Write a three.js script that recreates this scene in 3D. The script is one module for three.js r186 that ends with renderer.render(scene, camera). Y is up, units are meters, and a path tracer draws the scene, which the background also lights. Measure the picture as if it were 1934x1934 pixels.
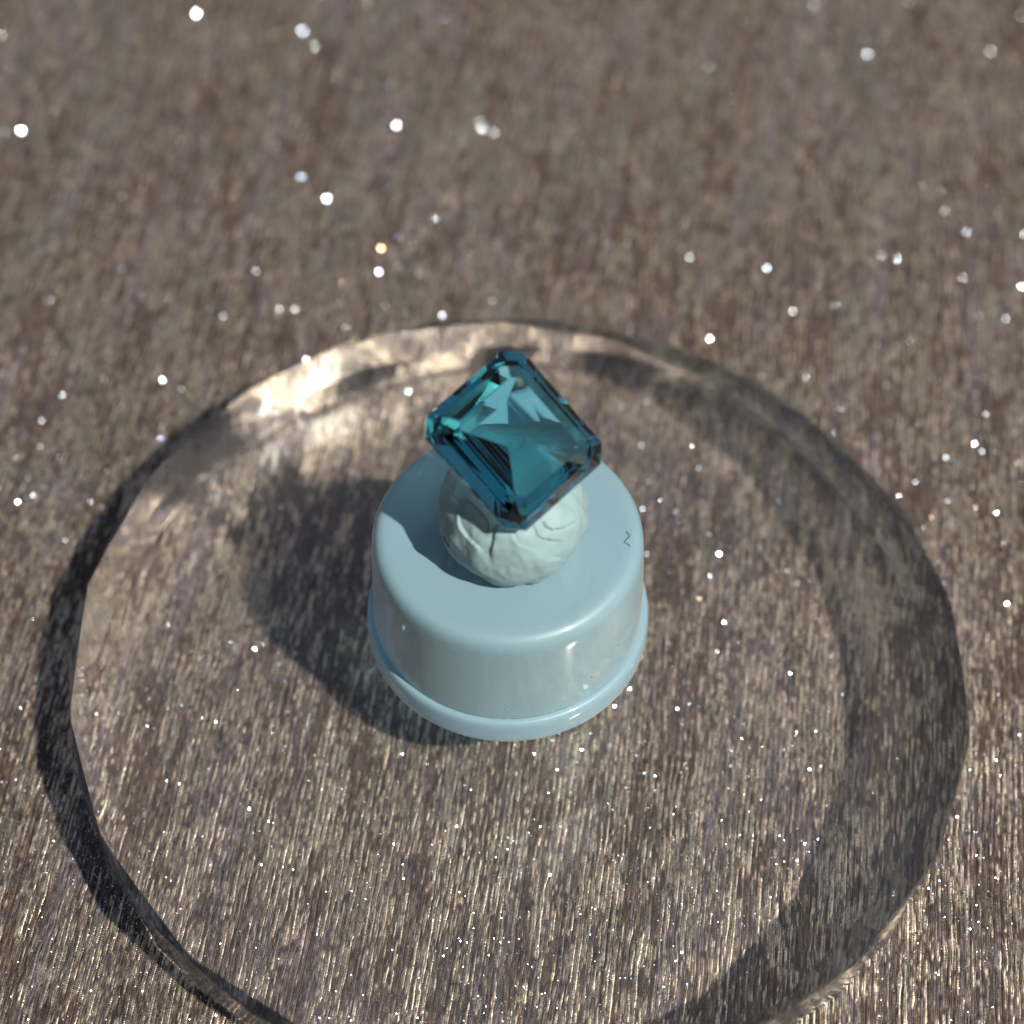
import * as THREE from 'three';
import { ConvexGeometry } from 'three/addons/geometries/ConvexGeometry.js';
import { mergeVertices } from 'three/addons/utils/BufferGeometryUtils.js';

const MM = 0.001;                                   // sizes below are in millimetres
const V = (x, y, z) => new THREE.Vector3(x, y, z);
function rng(seed) {
  let a = seed >>> 0;
  return () => { a = (a + 0x6d2b79f5) >>> 0; let t = Math.imul(a ^ (a >>> 15), 1 | a); t = (t + Math.imul(t ^ (t >>> 7), 61 | t)) ^ t; return ((t ^ (t >>> 14)) >>> 0) / 4294967296; };
}

// ---------- camera, sky, sun, exposure ----------
const T = 5.0;                                      // thickness of the glass disc
const scene = new THREE.Scene();
const camera = new THREE.PerspectiveCamera(26.99, 1, 0.005, 20);
camera.position.set(0, (101.64 + T) * MM, 65.1 * MM);
camera.up.set(0, 1, 0);
camera.lookAt(camera.position.clone().add(V(-0.00575, -0.80609, -0.59176)));
camera.focus = 0.115;
camera.userData.fStop = 26;
camera.updateMatrixWorld(); camera.updateProjectionMatrix();

const SUN = V(0.5065, 0.766, 0.3957).normalize();
const sun = new THREE.DirectionalLight(new THREE.Color(1.0, 0.92, 0.80), 5.0);
sun.position.copy(SUN).multiplyScalar(0.5);
sun.target.position.set(0, 0, 0);
sun.castShadow = true;
sun.shadow.radius = 3;
sun.shadow.mapSize.set(2048, 2048);
Object.assign(sun.shadow.camera, { left: -0.08, right: 0.08, top: 0.08, bottom: -0.08, near: 0.01, far: 1 });
scene.add(sun, sun.target);

function skyTexture() {                             // clear daylight: pale near the horizon, blue overhead
  const W = 256, H = 128, data = new Float32Array(W * H * 4);
  for (let j = 0; j < H; j++) {
    const el = ((j + 0.5) / H - 0.5) * Math.PI, s = Math.sin(el);
    const k = Math.pow(Math.max(0, s), 0.45);
    const c = s < 0 ? [0.10, 0.085, 0.07] : [0.72 + (0.42 - 0.72) * k, 0.74 + (0.48 - 0.74) * k, 0.78 + (0.64 - 0.78) * k];
    for (let i = 0; i < W; i++) { const o = (j * W + i) * 4; data[o] = c[0]; data[o + 1] = c[1]; data[o + 2] = c[2]; data[o + 3] = 1; }
  }
  const t = new THREE.DataTexture(data, W, H, THREE.RGBAFormat, THREE.FloatType);
  t.mapping = THREE.EquirectangularReflectionMapping; t.magFilter = THREE.LinearFilter; t.needsUpdate = true;
  return t;
}
scene.background = skyTexture();
scene.environment = scene.background;
scene.backgroundIntensity = 0.22;
scene.environmentIntensity = 0.22;

const renderer = new THREE.WebGLRenderer({ antialias: true });
renderer.toneMapping = THREE.LinearToneMapping;
renderer.toneMappingExposure = 1.3;
renderer.shadowMap.enabled = true;

// ---------- helpers ----------
function put(parent, name, geometry, material) {
  const m = new THREE.Mesh(geometry, material);
  m.name = name; m.castShadow = m.receiveShadow = true;
  parent.add(m);
  return m;
}
function thing(name, label, category, x, y, z) {
  const g = new THREE.Group();
  g.name = name; g.userData = { label, category };
  g.position.set(x * MM, y * MM, z * MM);
  scene.add(g);
  return g;
}
function hash(i, j, s = 0) { let h = Math.imul(i, 374761393) ^ Math.imul(j, 668265263) ^ Math.imul(s, 2147483647 ^ 0x9e3779b9); h = Math.imul(h ^ (h >>> 13), 1274126177); return ((h ^ (h >>> 16)) >>> 0) / 4294967296; }
function noise2(x, y, px, py, s) {                  // value noise that repeats after px, py cells
  const xi = Math.floor(x), yi = Math.floor(y), fx = x - xi, fy = y - yi;
  const u = fx * fx * (3 - 2 * fx), v = fy * fy * (3 - 2 * fy);
  const x0 = ((xi % px) + px) % px, x1 = (x0 + 1) % px, y0 = ((yi % py) + py) % py, y1 = (y0 + 1) % py;
  const a = hash(x0, y0, s), b = hash(x1, y0, s), c = hash(x0, y1, s), d = hash(x1, y1, s);
  return a + (b - a) * u + (c - a) * v + (a - b - c + d) * u * v;
}
function noise3(x, y, z, s = 0) {
  const zi = Math.floor(z), f = z - zi, w = f * f * (3 - 2 * f);
  const a = noise2(x, y, 4096, 4096, s + zi * 17 + 1000), b = noise2(x, y, 4096, 4096, s + (zi + 1) * 17 + 1000);
  return a + (b - a) * w;
}

// ---------- the cloth: ribbed brown fabric with metallic threads ----------
const TILE = 56, NT = 2048;
function clothTextures() {
  const col = new Uint8Array(NT * NT * 4), bump = new Uint8Array(NT * NT * 4), orm = new Uint8Array(NT * NT * 4);
  const ribs = 172;
  const enc = (x) => { x = Math.min(1, Math.max(0, x)); return 255 * (x <= 0.0031308 ? 12.92 * x : 1.055 * Math.pow(x, 1 / 2.4) - 0.055); };
  const clamp = (x) => Math.min(1, Math.max(0, x)), ss = (a, b, x) => { x = clamp((x - a) / (b - a)); return x * x * (3 - 2 * x); };
  const gold = [0.90, 0.75, 0.585], brown = [0.125, 0.090, 0.070], lilac = [0.205, 0.170, 0.188], dark = [0.012, 0.009, 0.008];
  for (let j = 0; j < NT; j++) for (let i = 0; i < NT; i++) {
    const u = i / NT, v = j / NT;
    const wob = (noise2(u * 40, v * 16, 40, 16, 3) - 0.5) * 0.5 + (noise2(u * 344, v * 60, 344, 60, 4) - 0.5) * 0.3;
    const r = u * ribs + wob, k = ((Math.floor(r) % ribs) + ribs) % ribs, f = r - Math.floor(r);
    const q = Math.floor(r * 3 + 0.4 * hash(k, 3, 8)), qf = r * 3 + 0.4 * hash(k, 3, 8) - q, qk = ((q % (3 * ribs)) + 3 * ribs) % (3 * ribs);
    const depth = noise2(k * 5.3 + 0.5, v * 34, 4096, 34, 9);                    // how far the rib stands out here
    const e = Math.abs(2 * f - 1), round = Math.sqrt(1 - Math.min(1, e * e)), thin = 1 - Math.pow(Math.abs(2 * qf - 1), 2.5);
    // metallic strands surface and dive along each rib
    const along = noise2(k * 7.31 + 0.5, v * 40, 4096, 40, 11), half = noise2(qk * 5.17 + 0.5, v * 44, 4096, 44, 14), fine = noise2(qk * 3.7 + 0.5, v * 150, 4096, 150, 12);
    const patch = noise2(u * 14, v * 9, 14, 9, 21) * 0.55 + noise2(u * 44, v * 30, 44, 30, 22) * 0.45;
    const twill = 0.5 + 0.5 * Math.sin((v * 540 + r * 0.9 + 2.2 * noise2(u * 60, v * 60, 60, 60, 25)) * Math.PI * 2);
    const speck = hash(i >> 1, j >> 1, 31);
    const g = ss(0.47, 0.64, along * 0.30 + half * 0.42 + fine * 0.18 + 0.05 + (patch - 0.5) * 0.2 + (noise2(u * 70, v * 9, 70, 9, 23) - 0.5) * 0.34);
    const li = ss(0.42, 0.75, noise2(u * 30, v * 12, 30, 12, 41) * 0.5 + hash(qk, 9, 2) * 0.5);
    const groove = ss(0.12, 0.85, round + 0.5 * depth - 0.12) * (0.35 + 0.65 * thin);
    const o = (j * NT + i) * 4, tone = (0.66 + 0.45 * twill) * (0.66 + 0.66 * speck) * (0.4 + 1.1 * fine) * (0.65 + 0.6 * half);
    for (let c = 0; c < 3; c++) {
      let x = brown[c] + (lilac[c] - brown[c]) * li;
      x += (gold[c] - x) * g * 0.85;
      x = dark[c] + (x - dark[c]) * groove;
      col[o + c] = enc(x * Math.pow(tone, 1.35) * 1.12);
    }
    col[o + 3] = 255;
    orm[o] = 255; orm[o + 1] = 255 * (0.48 - 0.14 * g + 0.08 * (speck - 0.5)); orm[o + 2] = 255 * (0.2 + 0.75 * g); orm[o + 3] = 255;
    const h = round * (0.22 + 0.36 * depth) + thin * 0.14 + twill * 0.20 + speck * 0.07 + fine * 0.10;
    bump[o] = bump[o + 1] = bump[o + 2] = Math.min(255, Math.max(0, h * 230)); bump[o + 3] = 255;
  }
  const make = (d, srgb) => {
    const t = new THREE.DataTexture(d, NT, NT, THREE.RGBAFormat);
    t.wrapS = t.wrapT = THREE.RepeatWrapping; t.magFilter = THREE.LinearFilter; t.minFilter = THREE.LinearMipmapLinearFilter; t.generateMipmaps = true;
    if (srgb) t.colorSpace = THREE.SRGBColorSpace;
    t.needsUpdate = true; return t;
  };
  return [make(col, true), make(bump, false), make(orm, false)];
}
const [clothColor, clothBump, clothGloss] = clothTextures();
const clothMat = new THREE.MeshPhysicalMaterial({ name: 'woven_cloth', map: clothColor, bumpMap: clothBump, bumpScale: 0.0001, roughnessMap: clothGloss, metalnessMap: clothGloss, roughness: 1, metalness: 1 });
const TURN = -7 * Math.PI / 180;                    // the ribs run slightly to the right as they recede
const clothY = (x, z) => -0.02 - 0.30 * noise2(x * 0.11 + 50, z * 0.08 + 50, 4096, 4096, 61) - 0.10 * noise2(x * 0.45 + 50, z * 0.3 + 50, 4096, 4096, 62);
{
  const S = 420, N = 300, pos = [], uv = [], idx = [];
  const spread = (t) => { const a = t * 2 - 1; return S / 2 * (0.35 * a + 0.65 * a * a * a); };   // finer mesh near the disc
  const c = Math.cos(TURN), s = Math.sin(TURN);
  for (let j = 0; j <= N; j++) for (let i = 0; i <= N; i++) {
    const a = spread(i / N), b = spread(j / N);
    const x = a * c + b * s, z = -a * s + b * c - 10;
    pos.push(x * MM, clothY(x, z) * MM, z * MM);
    uv.push(a / TILE + 0.13, -b / TILE + 0.41);
  }
  for (let j = 0; j < N; j++) for (let i = 0; i < N; i++) { const p = j * (N + 1) + i; idx.push(p, p + N + 1, p + 1, p + 1, p + N + 1, p + N + 2); }
  const g = new THREE.BufferGeometry();
  g.setAttribute('position', new THREE.Float32BufferAttribute(pos, 3));
  g.setAttribute('uv', new THREE.Float32BufferAttribute(uv, 2));
  g.setIndex(idx); g.computeVertexNormals();
  const m = put(scene, 'cloth', g, clothMat);
  m.userData = { label: 'dark brown ribbed cloth with golden metallic threads under the glass disc', category: 'cloth', kind: 'structure' };
}

// ---------- glitter caught in the weave ----------
{
  const rnd = rng(77), gauss = () => Math.sqrt(-2 * Math.log(rnd() + 1e-9)) * Math.cos(2 * Math.PI * rnd());
  const N = 170000;
  const flake = new THREE.CircleGeometry(0.042 * MM, 6); flake.rotateX(-Math.PI / 2);
  const mat = new THREE.MeshStandardMaterial({ name: 'glitter_foil', color: 0xffffff, metalness: 1, roughness: 0.16 });
  const inst = new THREE.InstancedMesh(flake, mat, N);
  const d = new THREE.Object3D(), col = new THREE.Color();
  for (let n = 0; n < N; n++) {
    let x, z; do { if (n % 5 < 3) { x = -36 + 72 * rnd(); z = 26 - 48 * Math.min(rnd(), rnd()); } else { x = -50 + 100 * rnd(); z = -75 + 110 * rnd(); } } while (rnd() > (x < 2 && z < -14 ? 1 : z < -14 ? 0.5 : 0.5) * (0.25 + 1.5 * Math.pow(noise2(x * 0.09 + 90, z * 0.09 + 90, 4096, 4096, 71), 2)));   // it lies in drifts
    d.position.set(x * MM, (clothY(x, z) + 0.05 + 0.03 * rnd()) * MM, z * MM);
    d.rotation.set(gauss() * 0.46, rnd() * 6.28, gauss() * 0.46);
    d.scale.setScalar((0.4 + 1.0 * Math.pow(rnd(), 3)) * (z > -10 ? 0.74 : 1.2));
    if (n < 1400) {                                   // specks on top of the disc and, fewer, on the wall of the cap
      const a = rnd() * 6.283, r = 8.3 + 13.5 * Math.sqrt(rnd());
      d.position.set(r * Math.cos(a) * MM, (T + 0.03) * MM, r * Math.sin(a) * MM); d.scale.multiplyScalar(0.8);
      if (n < 220) { const h = 0.8 + 6.5 * rnd(), w = 7.66 - 0.038 * h; d.position.set((-0.88 + w * Math.sin(a)) * MM, (T + h + 0.3) * MM, (-1.7 + w * Math.cos(a)) * MM); d.rotation.set(gauss() * 0.5 + 1.57, gauss() * 0.4 + a, 0, 'YXZ'); } else d.rotation.order = 'XYZ';
    }
    d.updateMatrix(); inst.setMatrixAt(n, d.matrix); d.rotation.order = 'XYZ';
    const t = rnd();
    if (t < 0.3) col.setRGB(0.88, 0.93, 0.97); else if (t < 0.86) col.setRGB(0.66, 0.80, 0.98); else if (t < 0.92) col.setRGB(0.50, 0.50, 0.95); else col.setRGB(0.95, 0.78, 0.55);
    inst.setColorAt(n, col);
  }
  inst.name = 'glitter'; inst.castShadow = inst.receiveShadow = true;
  inst.userData = { label: 'tiny silver and blue glitter flakes strewn over the brown cloth and glass', category: 'glitter', kind: 'stuff' };
  scene.add(inst);
}

// ---------- the glass disc with its hand-cut rim ----------
{
  const R = 25, disc = thing('glass_disc', 'round clear glass disc with a hand-cut faceted rim lying on brown cloth', 'glass disc', -0.2, 0, 0);
  const look = { color: 0xffffff, roughness: 0.10, metalness: 0, transmission: 1, ior: 1.5 };
  const face = new THREE.MeshPhysicalMaterial({ name: 'clear_glass_sheet', ...look, thickness: 0 });
  const solid = new THREE.MeshPhysicalMaterial({ name: 'clear_glass_rim', ...look, roughness: 0.14, thickness: 5 * MM, attenuationColor: new THREE.Color(0.80, 0.93, 0.92), attenuationDistance: 20 * MM });
  const rnd = rng(5), N = 19;
  const jit = Array.from({ length: N }, () => [0.22 * (rnd() - 0.5), 0.22 * (rnd() - 0.5), rnd(), rnd()]);
  const M = N * 10;
  // rings from the top face outwards and down: cut bevel, narrow edge, cut wall
  const poly = (a, off, which) => {               // radius of a polygon with uneven corners
    const q = ((a / (2 * Math.PI) * N - off) % N + N) % N, k = Math.floor(q), f = q - k;
    const P = (n) => { n = (n + N) % N; const t = (n + off + jit[n][which]) / N * 2 * Math.PI; return [Math.cos(t), Math.sin(t), t]; };
    let a0 = P(k), a1 = P(k + 1), use = [a0, a1];
    const norm = (x) => Math.atan2(Math.sin(x), Math.cos(x));
    if (norm(a - a0[2]) < 0) use = [P(k - 1), a0]; else if (norm(a - a1[2]) > 0) use = [a1, P(k + 2)];
    const [p, r] = use, dx = r[0] - p[0], dz = r[1] - p[1], ux = Math.cos(a), uz = Math.sin(a);
    return (p[0] * dz - p[1] * dx) / (ux * dz - uz * dx);
  };
  const bevel = (a) => 0.2 + 2.9 * Math.pow(Math.max(0, Math.cos(a + 0.42)), 1.2);   // the cut is wide on one side, narrow on the other
  const rings = [
    [(a) => 25.45 * (0.15 + 0.85 * poly(a, 0, 0)) - bevel(a), () => T], [(a) => 25.45 * (0.3 + 0.7 * poly(a, 0.5, 1)), (a) => T - 0.25 - 0.42 * bevel(a)], [(a) => 25.56 * (0.3 + 0.7 * poly(a, 0.5, 1)), (a) => T - 0.5 - 0.42 * bevel(a)],
    [(a) => 25.5 * (0.2 + 0.8 * poly(a, 0, 0)), () => 1.6], [(a) => 25.2 * (0.2 + 0.8 * poly(a, 0.5, 1)), () => 0.02],
  ];
  const pos = [], idx = [];
  for (const [rf, yf] of rings) for (let i = 0; i < M; i++) { const a = i / M * 2 * Math.PI, r = rf(a); pos.push(r * Math.cos(a) * MM, yf(a) * MM, r * Math.sin(a) * MM); }
  for (let k = 0; k + 1 < rings.length; k++) for (let i = 0; i < M; i++) { const a = k * M + i, b = k * M + (i + 1) % M; idx.push(a, b, a + M, b, b + M, a + M); }
  let g = new THREE.BufferGeometry();
  g.setAttribute('position', new THREE.Float32BufferAttribute(pos, 3)); g.setIndex(idx);
  g = g.toNonIndexed(); g.computeVertexNormals();
  put(disc, 'faceted_rim', g, solid);
  const sheet = (name, ring, y, upward) => {
    const q = [0, y * MM, 0], f = [];
    for (let i = 0; i < M; i++) { const a = i / M * 2 * Math.PI, r = rings[ring][0](a); q.push(r * Math.cos(a) * MM, y * MM, r * Math.sin(a) * MM); }
    for (let i = 0; i < M; i++) { const a = 1 + i, b = 1 + (i + 1) % M; f.push(...(upward ? [0, b, a] : [0, a, b])); }
    const s = new THREE.BufferGeometry();
    s.setAttribute('position', new THREE.Float32BufferAttribute(q, 3)); s.setIndex(f); s.computeVertexNormals();
    put(disc, name, s, face);
  };
  sheet('top_face', 0, T, true);
  sheet('base_face', 4, 0.02, false);
}

// ---------- the plastic cap ----------
const CAP = [-0.88, -1.7], CAPH = 9.0;
{
  const cap = thing('plastic_cap', 'pale blue grey translucent plastic cap standing on the glass disc', 'cap', CAP[0], T + 0.01, CAP[1]);
  const mat = new THREE.MeshPhysicalMaterial({ name: 'milky_plastic', color: new THREE.Color(0.34, 0.55, 0.66), roughness: 0.45, transmission: 0.5, thickness: 0, ior: 1.46, clearcoat: 0.8, clearcoatRoughness: 0.07 });
  const lathe = (pts) => new THREE.LatheGeometry(pts.map(([r, y]) => new THREE.Vector2(r * MM, y * MM)), 160);
  put(cap, 'body', lathe([[7.50, 1.92], [7.53, 2.0], [7.52, 2.5], [7.46, 5], [7.36, 7.6], [7.33, 8.05], [7.27, 8.38], [7.14, 8.68], [6.92, 8.89], [6.62, 8.98], [6.2, CAPH], [4, CAPH - 0.01], [2, CAPH - 0.02], [0, CAPH - 0.02]]), mat);
  put(cap, 'flange', lathe([[6.6, 0.0], [7.66, 0.0], [7.82, 0.05], [7.9, 0.2], [7.93, 0.6], [7.92, 1.3], [7.89, 1.62], [7.82, 1.80], [7.70, 1.90], [7.51, 1.915]]), mat);
}

// ---------- the gemstone: a step-cut rectangle with cut corners ----------
const gemPlanes = [];
const GEM = V(-0.55, T + 16.9, -1.6);
let gemMatrix;
{
  const gem = thing('gemstone', 'teal blue step-cut gemstone pressed into the putty ball', 'gemstone', GEM.x, GEM.y, GEM.z);
  const n = V(0.24, 0.86, 0.44).normalize();        // where the table faces
  let ex = V(1, 0, 0); ex.addScaledVector(n, -ex.dot(n)).normalize();
  const ez = new THREE.Vector3().crossVectors(ex, n);  // down the picture
  const spin = 47 * Math.PI / 180;                    // the long side runs from the upper left to the lower right
  const ax = ex.clone().multiplyScalar(Math.cos(spin)).addScaledVector(ez, Math.sin(spin));
  const az = new THREE.Vector3().crossVectors(ax, n);
  const oct = (w, h, c, y) => [[w - c, h], [w, h - c], [w, -h + c], [w - c, -h], [-w + c, -h], [-w, -h + c], [-w, h - c], [-w + c, h]].map(([x, z]) => V(x, y, z));
  const uneven = rng(14), A = 3.82, B = 3.42;
  const pts = [
    ...oct(A * 0.66, B * 0.63, 0.42, 0.95), ...oct(A * 0.85, B * 0.84, 0.62, 0.66), ...oct(A, B, 0.80, 0.12), ...oct(A, B, 0.80, -0.10),
    ...oct(A * 0.80, B * 0.79, 0.55, -1.00), ...oct(A * 0.46, B * 0.43, 0.12, -1.85), V(0.1, -2.6, 0.05),
  ].map((p) => { if (p.y < -0.5) p.add(V(0.11 * (uneven() - 0.5), 0.11 * (uneven() - 0.5), 0.11 * (uneven() - 0.5))); return p; }).map((p) => ax.clone().multiplyScalar(p.x).addScaledVector(n, p.y).addScaledVector(az, p.z).multiplyScalar(MM));
  const g = new ConvexGeometry(pts);
  const pp = g.attributes.position, nn = g.attributes.normal;
  for (let i = 0; i < pp.count; i += 3) gemPlanes.push([V(nn.getX(i), nn.getY(i), nn.getZ(i)), V(pp.getX(i), pp.getY(i), pp.getZ(i)).divideScalar(MM)]);
  put(gem, 'cut_stone', g, new THREE.MeshPhysicalMaterial({ name: 'teal_crystal', color: 0xffffff, roughness: 0, transmission: 1, ior: 1.64, thickness: 4 * MM, attenuationColor: new THREE.Color(0.23, 0.73, 0.85), attenuationDistance: 5.0 * MM }));
}

// ---------- the ball of putty that holds the stone ----------
{
  const c = V(-0.65, T + CAPH + 2.3, -1.2);
  const ball = thing('putty_ball', 'pale grey kneaded putty ball on top of the plastic cap', 'putty', c.x, T + CAPH, c.z);
  let g = new THREE.IcosahedronGeometry(1, 70); g.deleteAttribute('normal'); g.deleteAttribute('uv'); g = mergeVertices(g, 1e-5);
  const p = g.attributes.position, col = new Float32Array(p.count * 3);
  // folds left by kneading: each is a run of points on the ball; the dough overlaps along it
  const front = V(0, 0.8, 0.6), top = V(0, 0.6, -0.8);
  const folds = [
    [0.7, [-0.05, 0.06], [-0.13, -0.06], [-0.22, -0.32], [-0.2, -0.57]],
    [-0.8, [0.05, -0.11], [0.12, -0.32], [0.3, -0.43], [0.48, -0.57], [0.66, -0.64]],
    [0.8, [0.33, 0.04], [0.44, -0.14], [0.66, -0.18], [0.84, -0.07]],
    [-0.7, [-0.84, 0.32], [-0.7, 0.04], [-0.56, -0.25], [-0.3, -0.5]],
    [0.6, [-0.63, 0.18], [-0.45, 0.1], [-0.3, -0.1], [-0.32, -0.3]],
    [0.5, [0.2, -0.02], [0.3, -0.2], [0.5, -0.3], [0.74, -0.38]],
  ].map(([side, ...q]) => ({ side, pts: new THREE.CatmullRomCurve3(q.map(([x, y]) => V(x, 0, 0).addScaledVector(top, y).addScaledVector(front, Math.sqrt(Math.max(0, 1 - x * x - y * y))))).getPoints(40).map((v) => v.normalize()) }));
  const fold = (d) => {
    let sum = 0, crease = 0;
    for (const { side, pts } of folds) {
      let best = 9, bi = 0;
      for (let k = 0; k < pts.length; k++) { const l = pts[k].distanceToSquared(d); if (l < best) { best = l; bi = k; } }
      best = Math.sqrt(best);
      if (best > 0.6) continue;
      const t = bi / (pts.length - 1), ends = Math.min(1, 5 * Math.min(t, 1 - t) + 0.05);
      const run = pts[Math.min(bi + 1, pts.length - 1)].clone().sub(pts[Math.max(bi - 1, 0)]), s = Math.sign(run.cross(d.clone().sub(pts[bi])).dot(d)) * Math.sign(side);
      sum += Math.abs(side) * ends * (s > 0 ? 0.035 * Math.exp(-best / 0.22) : -0.022 * Math.exp(-best / 0.16) - 0.006 * Math.exp(-best / 0.06));
      crease = Math.max(crease, ends * Math.exp(-best / 0.03));
    }
    return [sum, crease];
  };
  for (let i = 0; i < p.count; i++) {
    const d = V(p.getX(i), p.getY(i), p.getZ(i)).normalize();
    const warp = V(noise3(d.x * 3 + 9, d.y * 3 + 3, d.z * 3 + 5, 1) - 0.5, noise3(d.x * 3 + 29, d.y * 3 + 13, d.z * 3 + 15, 2) - 0.5, noise3(d.x * 3 + 49, d.y * 3 + 23, d.z * 3 + 35, 5) - 0.5).multiplyScalar(0.14);
    const [step, cr] = fold(d.clone().add(warp).normalize());
    const lump = (noise3(d.x * 1.7 + 20, d.y * 1.7 + 20, d.z * 1.7 + 20, 7) - 0.5) * 0.10 + (noise3(d.x * 5 + 20 + 8 * warp.x, d.y * 3 + 20, d.z * 5 + 20 + 8 * warp.z, 8) - 0.5) * 0.06 + (noise3(d.x * 14 + 60, d.y * 9 + 60, d.z * 14 + 60, 9) - 0.5) * 0.014;
    const k = 1 + lump + step;
    const q = V(d.x * 4.0 * k, d.y * 3.6 * k, d.z * 4.0 * k);
    const floor = -2.29;                               // flattened where it is pressed on the cap
    if (q.y < floor) q.y = floor;
    for (let step = 0; step < 240; step++) {            // the hollow under the stone
      const w = q.clone().add(c).sub(GEM);
      let out = -1e9; for (const [n, a] of gemPlanes) out = Math.max(out, n.dot(w.clone().sub(a)));
      if (out > 0.03) break;
      q.multiplyScalar(0.996);
    }
    p.setXYZ(i, q.x * MM, (q.y + 2.3) * MM, q.z * MM);
    const t = 0.92 + 0.12 * (noise3(d.x * 4 + 70, d.y * 4 + 70, d.z * 4 + 70, 12) - 0.5) - 0.05 * cr;
    const dirt = Math.hypot(q.x + 3.05, q.y - 0.2, q.z - 1.75) < 0.42 + 0.25 * noise3(d.x * 12 + 9, d.y * 12 + 9, d.z * 12 + 9, 15) ? 0.25 : 1;   // a smear of dirt
    col.set([0.235 * t * dirt, 0.36 * t * dirt, 0.395 * t * dirt], i * 3);
  }
  g.setAttribute('color', new THREE.BufferAttribute(col, 3));
  g.computeVertexNormals();
  put(ball, 'putty', g, new THREE.MeshPhysicalMaterial({ name: 'grey_putty', vertexColors: true, roughness: 0.62, sheen: 0.2, sheenRoughness: 0.6 }));
}

// ---------- a thread of lint on the cap ----------
{
  const pts = [[0, 0.02, -0.55], [0.18, 0.10, -0.30], [0.24, 0.12, -0.16], [0.05, 0.09, 0.02], [-0.08, 0.05, 0.18], [0.06, 0.05, 0.26], [0.20, 0.03, 0.42]].map((q) => V(...q).multiplyScalar(MM));
  const lint = thing('lint_thread', 'tiny bent grey thread of lint on top of the cap', 'lint', CAP[0] + 6.35, T + CAPH + 0.03, CAP[1] + 0.6);
  put(lint, 'fibre', new THREE.TubeGeometry(new THREE.CatmullRomCurve3(pts), 40, 0.022 * MM, 6), new THREE.MeshStandardMaterial({ name: 'lint', color: new THREE.Color(0.22, 0.27, 0.3), roughness: 0.9 }));
}

// ---------- the phone that takes the picture: its dark back shows in the stone ----------
{
  const fw = V(-0.00575, -0.80609, -0.59176).normalize(), right = V(1, 0, -0.0097).normalize(), up = new THREE.Vector3().crossVectors(right, fw);
  const body = new THREE.Shape(), w = 80, h = 38, r = 10;
  body.moveTo(-w + r, -h); body.lineTo(w - r, -h); body.quadraticCurveTo(w, -h, w, -h + r); body.lineTo(w, h - r); body.quadraticCurveTo(w, h, w - r, h); body.lineTo(-w + r, h); body.quadraticCurveTo(-w, h, -w, h - r); body.lineTo(-w, -h + r); body.quadraticCurveTo(-w, -h, -w + r, -h);
  const g = new THREE.ExtrudeGeometry(body, { depth: 6, bevelEnabled: true, bevelSize: 1, bevelThickness: 1, bevelSegments: 3 }); g.scale(MM, MM, MM);
  const phone = new THREE.Group(); phone.name = 'phone'; scene.add(phone);
  phone.userData = { label: 'black phone held above the gemstone, only mirrored in it', category: 'phone' };
  const c = camera.position.clone().addScaledVector(fw, -4 * MM).addScaledVector(right, -58 * MM).addScaledVector(up, -14 * MM);
  phone.matrix.makeBasis(right, up, fw.clone().negate()).setPosition(c); phone.matrix.decompose(phone.position, phone.quaternion, phone.scale);
  put(phone, 'housing', g, new THREE.MeshStandardMaterial({ name: 'black_phone', color: new THREE.Color(0.02, 0.02, 0.022), roughness: 0.4 }));
}

renderer.render(scene, camera);
